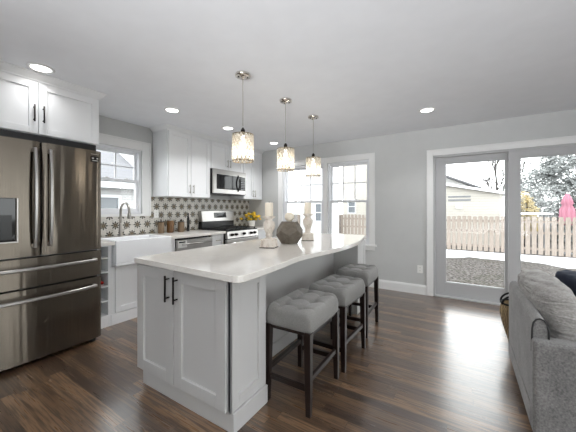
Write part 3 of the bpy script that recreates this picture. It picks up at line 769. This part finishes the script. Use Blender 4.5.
# lay one face flat
n = Vector((0, 1, phi)).normalized()
for fce in b.faces: fce.normal_update()
n = max((fce.normal.copy() for fce in b.faces), key=lambda q: q.z)
bmesh.ops.rotate(b, verts=b.verts, cent=(0, 0, 0), matrix=n.rotation_difference(Vector((0, 0, -1))).to_matrix())
zmin = min(v.co.z for v in b.verts); sc = .222/(-2*zmin)
bmesh.ops.rotate(b, verts=b.verts, cent=(0, 0, 0), matrix=Matrix.Rotation(math.radians(12), 3, 'Z'))
gx, gy = -1.525, 2.45
for v in b.verts: v.co = Vector((v.co.x*sc*1.04+gx, v.co.y*sc*1.04+gy, (v.co.z-zmin)*sc+.9165))
R = thing('geometric_holder', 'grey brown faceted dodecahedron holder on the island worktop', 'decoration', (gx, gy, .916))
obj('faceted_body', b, M['stone'], R, bevel=.003)
R = thing('decorative_ball', 'small cream ball resting on top of faceted holder', 'ball', (gx, gy, 1.137))
b = B(); bmesh.ops.create_uvsphere(b, u_segments=24, v_segments=14, radius=.05, matrix=Matrix.Translation((gx, gy, 1.187))); obj('ball', b, M['wax'], R, smooth=True)

# ------------------------------------------------------------------ stools
def make_stool():
    R = thing('counter_stool', 'grey tufted saddle stool nearest the viewer at the island', 'stool', (0, 0, 0), 'counter stools along the island')
    hx, hy, zb, zt = .178, .245, .505, .632
    btn = [(sx*.07, sy*.082*2) for sx in (-1, 1) for sy in (-1, 0, 1)]
    def top(u, v):
        U, V = 2*u-1, 2*v-1
        rr = (abs(U)**9+abs(V)**9)**(1/9)
        x, y = U*hx, V*hy
        z = zt-.034*max(0, (rr-.80)/.20)**2.4+.010*V*V
        for bx, by in btn:
            d2 = ((x-bx)**2+(y-by)**2); z -= .026*math.exp(-d2/.0009)
        for bx in (-.07, .07): z -= .009*math.exp(-((x-bx)/.013)**2)*(1-abs(V)**4)
        for by in (-.164, 0, .164): z -= .009*math.exp(-((y-by)/.013)**2)*(1-abs(U)**4)
        k = 1-.03*max(0, (rr-.8)/.2)**2
        return Vector((x*k, y*k, z))
    b = B(); nu, nv = 44, 60
    vs = grid_surface(b, top, nu, nv)
    rim = [vs[i][0] for i in range(nu+1)]+[vs[nu][j] for j in range(1, nv+1)]+[vs[i][nv] for i in range(nu-1, -1, -1)]+[vs[0][j] for j in range(nv-1, 0, -1)]
    prev = rim
    for zz, k in ((.58, 1.0), (.545, 1.0), (.515, .995), (zb, .97)):
        cur = [b.verts.new((v.co.x*k if abs(v.co.x) > 0 else 0, v.co.y*k, min(zz+.012*(v.co.y/hy)**2*(1 if zz > .53 else 0), v.co.z-.004))) for v in rim]
        for i in range(len(rim)): b.faces.new((prev[i], prev[(i+1) % len(rim)], cur[(i+1) % len(rim)], cur[i]))
        prev = cur
    b.faces.new(prev)
    st = obj('seat', b, M['stool_fabric'], R, smooth=True)
    for bx, by in btn:
        b = B(); lathe(b, [(.002, .004), (.009, .003), (.011, 0)], (bx, by, zt-.0345+.010*(by/hy)**2), 10); obj('button', b, M['stool_fabric'], st, smooth=True)
    lx, ly = .148, .222
    for sx in (-1, 1):
        for sy in (-1, 1):
            b = B(); x, y = sx*lx, sy*ly
            def ring(z, h): return [Vector((x+a*h+sx*.006*(1-z/.51), y+c*h+sy*.006*(1-z/.51), z)) for a, c in ((-1, -1), (1, -1), (1, 1), (-1, 1))]
            vs = loft(b, [ring(0, .0155), ring(.25, .02), ring(.508, .0225)]); b.faces.new(vs[0]); b.faces.new(vs[-1][::-1])
            obj('leg', b, M['espresso'], R, bevel=.003)
    for sx in (-1, 1):
        b = B(); box(b, sx*lx-.011, sx*lx+.011, -ly+.015, ly-.015, .195, .228); obj('stretcher', b, M['espresso'], R, bevel=.003)
    for sy in (-1, 1):
        b = B(); box(b, -lx+.015, lx-.015, sy*ly-.011, sy*ly+.011, .145, .178); obj('stretcher', b, M['espresso'], R, bevel=.003)
    b = B(); box(b, -lx-.01, lx+.01, -ly-.01, ly+.01, .485, .506); obj('seat_frame', b, M['espresso'], R, bevel=.003)
    return R
st = make_stool(); st.location = (-.965, 1.745, 0); st.rotation_euler = (0, 0, math.radians(1))
dup(st, (-.945, 2.315, 0), 'grey tufted saddle stool in the middle of the island row', math.radians(-2))
dup(st, (-.985, 2.975, 0), 'grey tufted saddle stool farthest away near the back wall', math.radians(2))

# ------------------------------------------------------------------ pendants and downlights
def make_pendant():
    R = thing('pendant_light', '', 'pendant light', (0, 0, 0), 'crystal pendants over the island')
    b = B(); lathe(b, [(.066, H-.001), (.067, H-.01), (.064, H-.022), (.03, H-.026), (.012, H-.032), (.006, H-.045)], (0, 0, 0), 28); cn = obj('canopy', b, M['chrome'], R, smooth=True)
    for i in range(4):
        a = PI/4+i*PI/2; k = B(); lathe(k, [(.006, H-.031), (.007, H-.024)], (.04*math.cos(a), .04*math.sin(a), 0), 8); obj('screw', k, M['dark_metal'], cn)
    b = B(); tube(b, [(0, 0, 1.99), (0, 0, H-.04)], .0032, 8); obj('cord', b, M['nickel'], R)
    b = B(); lathe(b, [(.005, 1.975), (.013, 1.962), (.019, 1.955), (.019, 1.925), (.014, 1.905)], (0, 0, 0), 16); obj('socket', b, M['dark_metal'], R)
    b = B(); lathe(b, [(.001, 1.74), (.018, 1.748), (.03, 1.775), (.031, 1.80), (.022, 1.845), (.014, 1.875), (.013, 1.905)], (0, 0, 0), 18); obj('bulb', b, M['bulb'], R, smooth=True)
    z0, z1, rad = 1.682, 1.912, .09
    b = B(); rows, cols = 8, 16
    for j in range(rows):
        zc = z0+.008+(z1-z0-.016)*(j+.5)/rows; hh = (z1-z0)/rows*.74
        for i in range(cols):
            a = 2*PI*(i+.5*(j % 2))/cols; wv = PI*rad/cols*.96
            er = Vector((math.cos(a), math.sin(a), 0)); et = Vector((-math.sin(a), math.cos(a), 0)); c = er*rad+Vector((0, 0, zc))
            v = [b.verts.new(p) for p in (c+et*wv, c-et*wv, c+Vector((0, 0, hh)), c-Vector((0, 0, hh)), c+er*.007, c-er*.007)]
            for q in ((0, 2, 4), (2, 1, 4), (1, 3, 4), (3, 0, 4), (2, 0, 5), (1, 2, 5), (3, 1, 5), (0, 3, 5)): b.faces.new([v[k] for k in q])
    sh = obj('crystal_shade', b, M['crystal'], R)
    b = B()
    for sg in (-1, 1):
        for i in range(cols):
            tube(b, [((rad-.002)*math.cos(2*PI*(i+sg*(k/12)*rows/2)/cols), (rad-.002)*math.sin(2*PI*(i+sg*(k/12)*rows/2)/cols), z0+.004+(z1-z0-.008)*k/12) for k in range(13)], .003, 4)
    obj('lattice', b, M['brass'], R)
    for z in (z0, z1):
        b = B(); tube(b, [(rad*math.cos(2*PI*i/40), rad*math.sin(2*PI*i/40), z) for i in range(41)], .0035, 6); obj('shade_ring', b, M['brass'], R)
    b = B()
    for i in range(3):
        a = i*2*PI/3; tube(b, [(.015*math.cos(a), .015*math.sin(a), z1), (rad*math.cos(a), rad*math.sin(a), z1)], .0025, 6)
    obj('spoke_frame', b, M['chrome'], R)
    l = bpy.data.lights.new('pendant_bulb', 'POINT'); l.energy = 2.2; l.color = (1, .95, .87); l.shadow_soft_size = .03
    lo = bpy.data.objects.new('bulb_light', l); COL.objects.link(lo); lo.parent = R; lo.location = (0, 0, 1.72)
    return R
pd = make_pendant(); pd.location = (-1.635, 1.86, 0); pd['label'] = 'crystal cylinder pendant hanging nearest, largest in the row'
dup(pd, (-1.63, 2.54, 0), 'crystal cylinder pendant hanging in the middle of the row')
dup(pd, (-1.625, 3.18, 0), 'crystal cylinder pendant hanging farthest, in front of the double window')

def make_down():
    R = thing('downlight', '', 'ceiling light', (0, 0, H), 'recessed ceiling lights')
    b = B(); lathe(b, [(.066, .0), (.092, .0), (.092, -.004), (.072, -.009), (.066, -.003)], (0, 0, H), 28, caps=False); obj('trim_ring', b, M['trim'], R, smooth=True)
    b = B(); lathe(b, [(.068, -.0005), (.068, -.004), (.03, -.0055)], (0, 0, H), 24); obj('lens', b, M['lamp'], R)
    l = bpy.data.lights.new('downlight', 'AREA'); l.shape = 'DISK'; l.size = .11; l.energy = LAMP; l.spread = math.radians(125); l.color = (.98, .99, 1)
    lo = bpy.data.objects.new('lamp', l); COL.objects.link(lo); lo.parent = R; lo.location = (0, 0, -.012)
    return R
dl = make_down(); first_lamp = [c for c in dl.children if c.type == 'LIGHT'][0]; shared = first_lamp.data; dl.location = (-2.985, .883, H); dl['label'] = 'recessed ceiling light right beside the refrigerator cabinet'
for x, y, lb in ((-2.937, 2.085, 'recessed ceiling light in front of the tall wall cabinet'), (-2.904, 2.98, 'recessed ceiling light seen left of nearest pendant shade'),
                 (-2.872, 4.093, 'recessed ceiling light in the far kitchen corner'), (-.381, 3.695, 'recessed ceiling light alone in front of the patio door'),
                 (-.3, .6, 'added recessed fill light overhead near the viewpoint'), (1.6, .6, 'added recessed fill light over the armchair side of the room'), (1.6, 3.2, 'added recessed fill light over the right side of the patio door'),  # this row and the next: unseen lamps added as fill light
                 (-2.6, -1.2, 'added recessed fill light in the rear left of the room'), (-.3, -1.6, 'added recessed fill light in the rear middle of the room'), (1.8, -1.6, 'added recessed fill light in the rear right of the room')):
    dup(dl, (x, y, H), lb)

first_lamp.data = shared.copy(); first_lamp.data.energy = LAMP*.17

# ------------------------------------------------------------------ armchair
def rbox(bm, x0, x1, y0, y1, z0, z1): box(bm, x0, x1, y0, y1, z0, z1)
AX, AY0, AY1 = .303, 1.955, 2.94
R = thing('sofa', 'grey tweed low sofa with its back to the kitchen', 'sofa', (.8, 2.4, 0))
b = B(); rbox(b, AX, 1.2, AY0+.03, AY1, .075, .20); obj('base', b, M['sofa_fabric'], R, bevel=.012, seg=3)
b = B(); prism(b, lambda x, z, y: Vector((x, y, z)), [(AX+.002, .2), (AX+.075, .2), (AX+.072, .62), (AX+.068, .655), (AX+.055, .676), (AX+.037, .682), (AX+.020, .676), (AX+.007, .655), (AX+.003, .62)], AY0+.035, AY1); obj('back_frame', b, M['sofa_fabric'], R, bevel=.008, seg=3)
b = B(); pp = [(AX+.003, .50), (AX+.004, .62), (AX+.009, .653), (AX+.021, .673), (AX+.037, .679), (AX+.054, .673), (AX+.066, .653), (AX+.071, .62), (AX+.073, .5)]
tube(b, [Vector((x, AY0+.034, z)) for x, z in pp], .0045, 8); obj('piping', b, M['piping'], R, smooth=True)
b = B(); rbox(b, AX, 1.2, AY0-.02, AY0+.09, .075, .578); obj('arm', b, M['sofa_fabric'], R, bevel=.02, seg=4)
b = B(); rbox(b, AX+.075, 1.2, AY1-.11, AY1+.002, .2, .56); obj('arm', b, M['sofa_fabric'], R, bevel=.02, seg=4)
b = B(); rbox(b, AX+.08, 1.22, AY0+.095, AY1-.115, .2, .40); obj('seat_cushion', b, M['cushion_fabric'], R, bevel=.04, seg=4)
def puffy(cx, cy, cz, hx, hy, hz, tilt, yaw, wr=0.0, p=3.2, n=26):
    bm = B(); bmesh.ops.create_cube(bm, size=2); bmesh.ops.subdivide_edges(bm, edges=bm.edges, cuts=n, use_grid_fill=True)
    m = Matrix.Translation((cx, cy, cz)) @ Matrix.Rotation(yaw, 4, 'Z') @ Matrix.Rotation(tilt, 4, 'Y')
    for v in bm.verts:
        q = v.co; L = (abs(q.x)**p+abs(q.y)**p+abs(q.z)**p)**(1/p); d = q/L
        k = 1+wr*(math.sin(17*d.y+6*d.z+3*math.sin(5*d.z))*.5+math.sin(23*d.z*1.1+7*d.x+9*d.y)*.5)
        v.co = m @ Vector((d.x*hx*k, d.y*hy*(1+.02*math.sin(9*d.z)), d.z*hz*k))
    return bm
obj('back_cushion', puffy(.462, 2.47, .615, .10, .395, .215, math.radians(-11), math.radians(3), .03, 3.6, 40), M['cushion_fabric'], R, smooth=True)
for x in (AX+.06, 1.12):
    for y in (AY0+.08, AY1-.06):
        b = B(); lathe(b, [(.014, 0), (.022, .076)], (x, y, 0), 12); obj('leg', b, M['espresso'], R)
P_ = thing('throw_pillow', 'dark navy throw pillow on the sofa seat', 'pillow', (.66, 2.62, .4))
pb = puffy(.68, 2.63, .615, .05, .19, .225, math.radians(-15), math.radians(14), .012, 6, 22)
obj('pillow_cover', pb, M['navy'], P_, smooth=True)
# basket
bx, by = .395, 3.17
R = thing('basket', 'woven straw basket with a dark rim behind the sofa', 'basket', (bx, by, 0))
b = B(); lathe(b, [(.045, 0), (.055, .01), (.075, .12), (.112, .24), (.132, .35), (.122, .43), (.117, .43), (.126, .35), (.106, .24), (.069, .12), (.045, .02), (.002, .018)], (bx, by, 0), 28); obj('basket_body', b, M['wicker'], R, smooth=True)
b = B(); tube(b, [(bx+.121*math.cos(2*PI*i/32), by+.121*math.sin(2*PI*i/32), .432) for i in range(33)], .008, 8); obj('rim', b, M['rubber'], R, smooth=True)
for q in (-1, 1):
    b = B(); tube(b, [(bx-.118*math.cos(PI*i/12), by+q*.06, .425+.09*math.sin(PI*i/12)) for i in range(13)], .008, 8); obj('handle', b, M['rubber'], R, smooth=True)

# ------------------------------------------------------------------ outdoors
GZ = -.57
b = B(); box(b, -60, 60, -50, 90, GZ-.2, GZ); obj('ground', b, M['mulch'], kind='structure', label='mulch and leaf litter yard')
b = B(); n = 90; top = []
def edge(x): return 12.5+.35*math.sin(x*1.3)+.2*math.sin(x*3.7+1)+.1*math.sin(x*9)-.05*x
rows = []
for i in range(n+1):
    x = -5.2+19.2*i/n; e = edge(x)
    rows.append([Vector((x, e, GZ+.001)), Vector((x, e+.12, GZ+.04)), Vector((x, e+.6, GZ+.06)), Vector((x, 14.13, GZ+.06))])
loft(b, [[r[k] for r in rows] for k in range(4)], close=False)
o = obj('snow', b, M['snow'], smooth=True, kind='stuff'); tag(o, 'white strip of snow lying along the picket fence', 'snow')
b = B(); lathe(b, [(.01, .07), (30, .06), (40, .0)], (0, -26, GZ), 40, sx=1.6, sy=.5); o = obj('snow', b, M['snow'], kind='stuff'); tag(o, 'unseen snow field added behind the viewpoint to bounce daylight', 'snow')  # out of view, added to reflect daylight up to the ceiling
# fence
FYY = 14.25
R = thing('fence', 'weathered wooden picket fence across the snowy back yard', 'fence', (-1.5, FYY, GZ))
x = -8.2; i = 0; pk = None
FT = .97
while x < 7.2:
    if pk is None:
        b = B(); prism(b, lambda u, v, n: Vector((x+u, FYY-.06+n, v)), [(-.07, GZ+.09), (.07, GZ+.09), (.07, FT-.03), (.04, FT), (-.04, FT), (-.07, FT-.03)], -.012, .012); pk = obj('picket', b, M['fence'], R); x0 = x
    else:
        c = pk.copy(); COL.objects.link(c); c.parent = R; c.location = (x-x0, 0, random.uniform(-.015, .015))
    x += .19
for z in (GZ+.3, .35, FT-.2):
    b = B(); box(b, -8.3, 7.3, FYY-.046, FYY-.002, z-.045, z+.045); obj('rail', b, M['fence'], R)
for i in range(7):
    b = B(); xx = -8+i*2.4; box(b, xx-.055, xx+.055, FYY, FYY+.11, GZ, FT+.02); obj('fence_post', b, M['fence'], R)
def gable(bm, x0, x1, y0, y1, z0, ze, zp):
    prism(bm, lambda u, v, n: Vector((u, n, v)), [(x0, z0), (x1, z0), (x1, ze), ((x0+x1)/2, zp), (x0, ze)], y0, y1)
def win(parent, f, u0, u1, v0, v1):
    b = B(); t = .07
    for a, c, d, e in ((u0-t, u0, v0-t, v1+t), (u1, u1+t, v0-t, v1+t), (u0, u1, v0-t, v0), (u0, u1, v1, v1+t)): ubox(b, f, a, c, d, e, -.02, .05)
    ubox(b, f, u0, u1, (v0+v1)/2-.02, (v0+v1)/2+.02, -.01, .03)
    fo = obj('window', b, M['vinyl'], parent); b = B(); ubox(b, f, u0, u1, v0, v1, -.02, .01); obj('pane', b, M['sky_grey'], fo)
# low outbuilding behind the fence
R = thing('outbuilding', 'long low cream outbuilding with vent slots behind the fence', 'building', (0, 18, GZ))
b = B(); prism(b, lambda u, v, n: Vector((u, n, v)), [(-3.2, GZ), (1.55, GZ), (1.55, 1.98), (-3.2, 2.98)], 17, 20.5); obj('wall', b, M['siding'], R)
b = B(); prism(b, lambda u, v, n: Vector((u, n, v)), [(-3.5, 3.05), (1.75, 1.945), (1.75, 2.06), (-3.5, 3.17)], 16.75, 20.7); obj('roof', b, M['vinyl'], R)
for v in (1.68, 1.86):
    b = B(); ubox(b, FY(17), -.75, .25, v, v+.09, -.01, .02); obj('vent_slot', b, M['fog'], R)
b = B(); ubox(b, FY(17), -.4, -.12, 1.30, 1.50, 0, .08); obj('wall_lamp', b, M['plate'], R)
R = thing('gable_house', 'distant house showing one grey gable above the outbuilding', 'building', (-1.2, 26, GZ))
b = B(); gable(b, -4.6, .7, 26, 31, GZ, 2.9, 4.1); obj('wall', b, M['siding2'], R)
b = B(); k = lambda u, v, n: Vector((u, n, v)); prism(b, k, [(-5.0, 2.75), (-1.95, 4.13), (1.1, 2.75), (1.1, 2.9), (-1.95, 4.3), (-5.0, 2.9)], 25.7, 31.2); obj('roof', b, M['roof'], R)
# houses seen through the double window
R = thing('neighbour_house', 'cream sided house seen through the left double window', 'building', (-7.6, 13, GZ))
b = B(); box(b, -6.95, -5.55, 12.2, 13.8, GZ, 6.5); obj('wall', b, M['siding2'], R)
b = B(); box(b, -7.15, -5.35, 12.0, 14.0, 6.5, 6.7); obj('roof', b, M['roof'], R)
win(R, FY(12.2), -6.1, -5.8, .7, 1.5)
R = thing('neighbour_house', 'cream sided house seen through the right double window', 'building', (-6, 21.5, GZ))
b = B(); box(b, -7.75, -3.9, 20, 23, GZ, 7.5); obj('wall', b, M['siding'], R)
b = B(); box(b, -8.0, -3.7, 19.8, 23.2, 7.5, 7.8); obj('roof', b, M['roof'], R)
win(R, FY(20), -7.3, -6.8, 1.0, 1.9)
# house beside the sink window
R = thing('sink_side_house', 'white house with grey shingle roof outside the sink window', 'building', (-9.5, 4.5, GZ))
HX = -7.5
b = B(); box(b, -12, HX, 1.6, 9, GZ, 1.95); obj('wall', b, M['siding2'], R)
b = B(); vs = [b.verts.new(p) for p in ((HX+.3, 1.3, 1.9), (HX+.3, 9.3, 1.9), (-12.3, 9.3, 1.9), (-12.3, 1.3, 1.9), (-9.9, 4.75, 3.5), (-9.9, 8.4, 3.5))]
for q in ((0, 1, 5, 4), (1, 2, 5), (2, 3, 4, 5), (3, 0, 4), (3, 2, 1, 0)): b.faces.new([vs[i] for i in q])
obj('roof', b, M['roof'], R)
b = B(); box(b, HX-.02, HX+.32, 1.28, 9.32, 1.78, 1.94); obj('fascia', b, M['vinyl'], R)
b = B(); box(b, -10, -8.3, 4.55, 5.5, 2.2, 3.1); dm = obj('dormer', b, M['siding2'], R)
for z in (2.55, 2.72, 2.89):
    b = B(); ubox(b, FX(-8.3), 4.7, 5.35, z, z+.08, -.02, .02); obj('louver', b, M['sky_grey'], dm)
win(R, FX(HX), 2.7, 3.75, .95, 1.55)
# trees
def bare_tree(label, x, y, h, seed):
    rnd = random.Random(seed); bm = B()
    def br(p, d, L, r, k):
        q = p+d*L; mid = p+d*L*.5+Vector((rnd.uniform(-1, 1), rnd.uniform(-1, 1), 0))*L*.05
        tube(bm, [p, mid, q], r, 5, r*.62)
        if k == 0: return
        for _ in range(3 if k > 1 else 4):
            nd = (d+Vector((rnd.uniform(-.75, .75), rnd.uniform(-.75, .75), rnd.uniform(-.05, .5)))).normalized()
            br(p+d*L*rnd.uniform(.6, 1), nd, L*rnd.uniform(.55, .78), r*.66, k-1)
    br(Vector((x, y, GZ)), Vector((0, 0, 1)), h*.40, .12, 5)
    tag(obj('bare_tree', bm, M['bark']), label, 'tree')
bare_tree('bare branched winter tree rising above the outbuilding', 1.9, 24, 6.2, 3)
def bushy(name, label, cat, c, rad, mat, n, size, seed, cols=None):
    rnd = random.Random(seed); R = thing(name, label, cat, (c[0], c[1], GZ))
    bm = B(); tube(bm, [(c[0], c[1], GZ), (c[0]+.1, c[1], c[2])], .12, 8, .05)
    for i in range(14):
        a = rnd.uniform(0, 2*PI); z = rnd.uniform(GZ+.4, c[2]+rad[2]*.4); tube(bm, [(c[0], c[1], z), (c[0]+rad[0]*.8*math.cos(a), c[1]+rad[1]*.8*math.sin(a), z+.7)], .03, 5, .008)
    obj('trunk', bm, M['bark'], R)
    bm = B()
    for i in range(n):
        d = Vector((rnd.gauss(0, 1), rnd.gauss(0, 1), rnd.gauss(0, 1))).normalized(); k = rnd.uniform(.35, 1)**.5
        k *= 1+.18*math.sin(5*d.x+3*d.z)+.12*math.sin(9*d.z+4*d.y)
        p = Vector((c[0]+d.x*rad[0]*k, c[1]+d.y*rad[1]*k, max(GZ+.1, c[2]+d.z*rad[2]*k)))
        e1 = Vector((rnd.gauss(0, 1), rnd.gauss(0, 1), rnd.gauss(0, .6))).normalized()*size*rnd.uniform(.6, 1.5); e2 = e1.orthogonal().normalized()*size*.35
        bm.faces.new([bm.verts.new(q) for q in (p-e1, p+e2, p+e1, p-e2)])
    obj('foliage', bm, mat, R)
bushy('evergreen_tree', 'large frosty grey evergreen tree behind right half of fence', 'tree', (5.2, 21.5, 2.3), (2.5, 2.0, 2.8), M['cedar'], 15000, .12, 5)
bushy('evergreen_tree', 'frosty grey tree farther back beyond the large evergreen', 'tree', (10.2, 26, 2.8), (3.0, 2.2, 3.6), M['cedar'], 11000, .15, 6)
bushy('straw_shrub', 'dry straw coloured shrub left of the big evergreen', 'shrub', (2.6, 18.2, .9), (.5, .45, 1.1), M['straw_leaf'], 1400, .09, 8)
# snow topped table behind the fence
R = thing('patio_table', 'snow covered table top showing above the fence', 'table', (2.6, 16.0, GZ))
b = B(); box(b, 1.75, 3.1, 15.6, 16.6, 1.02, 1.10); obj('tabletop', b, M['snow'], R, bevel=.02)
for xx in (1.9, 2.95):
    for yy in (15.7, 16.5):
        b = B(); tube(b, [(xx, yy, GZ), (xx, yy, 1.02)], .04, 8); obj('leg', b, M['fog'], R)
# closed pink parasol
px_, py_ = 3.49, 15.6
R = thing('closed_parasol', 'closed pink patio umbrella standing behind the fence', 'umbrella', (px_, py_, GZ))
b = B(); tube(b, [(px_, py_, GZ+.05), (px_, py_, 1.95)], .025, 10); obj('pole', b, M['plate'], R)
b = B(); rings = []
for r0, z in ((.22, .62), (.24, .75), (.21, 1.0), (.20, 1.25), (.13, 1.42), (.17, 1.5), (.12, 1.7), (.05, 1.86), (.02, 1.9)):
    rings.append([Vector((px_+r0*(1+.18*math.cos(8*a))*math.cos(a), py_+r0*(1+.18*math.cos(8*a))*math.sin(a), z)) for a in [2*PI*i/48 for i in range(48)]])
vs = loft(b, rings); b.faces.new(vs[0]); b.faces.new(vs[-1][::-1]); obj('canopy', b, M['pink'], R, smooth=True)
b = B(); lathe(b, [(.25, 0), (.25, .06), (.05, .09)], (px_, py_, GZ), 20); obj('base', b, M['fog'], R)
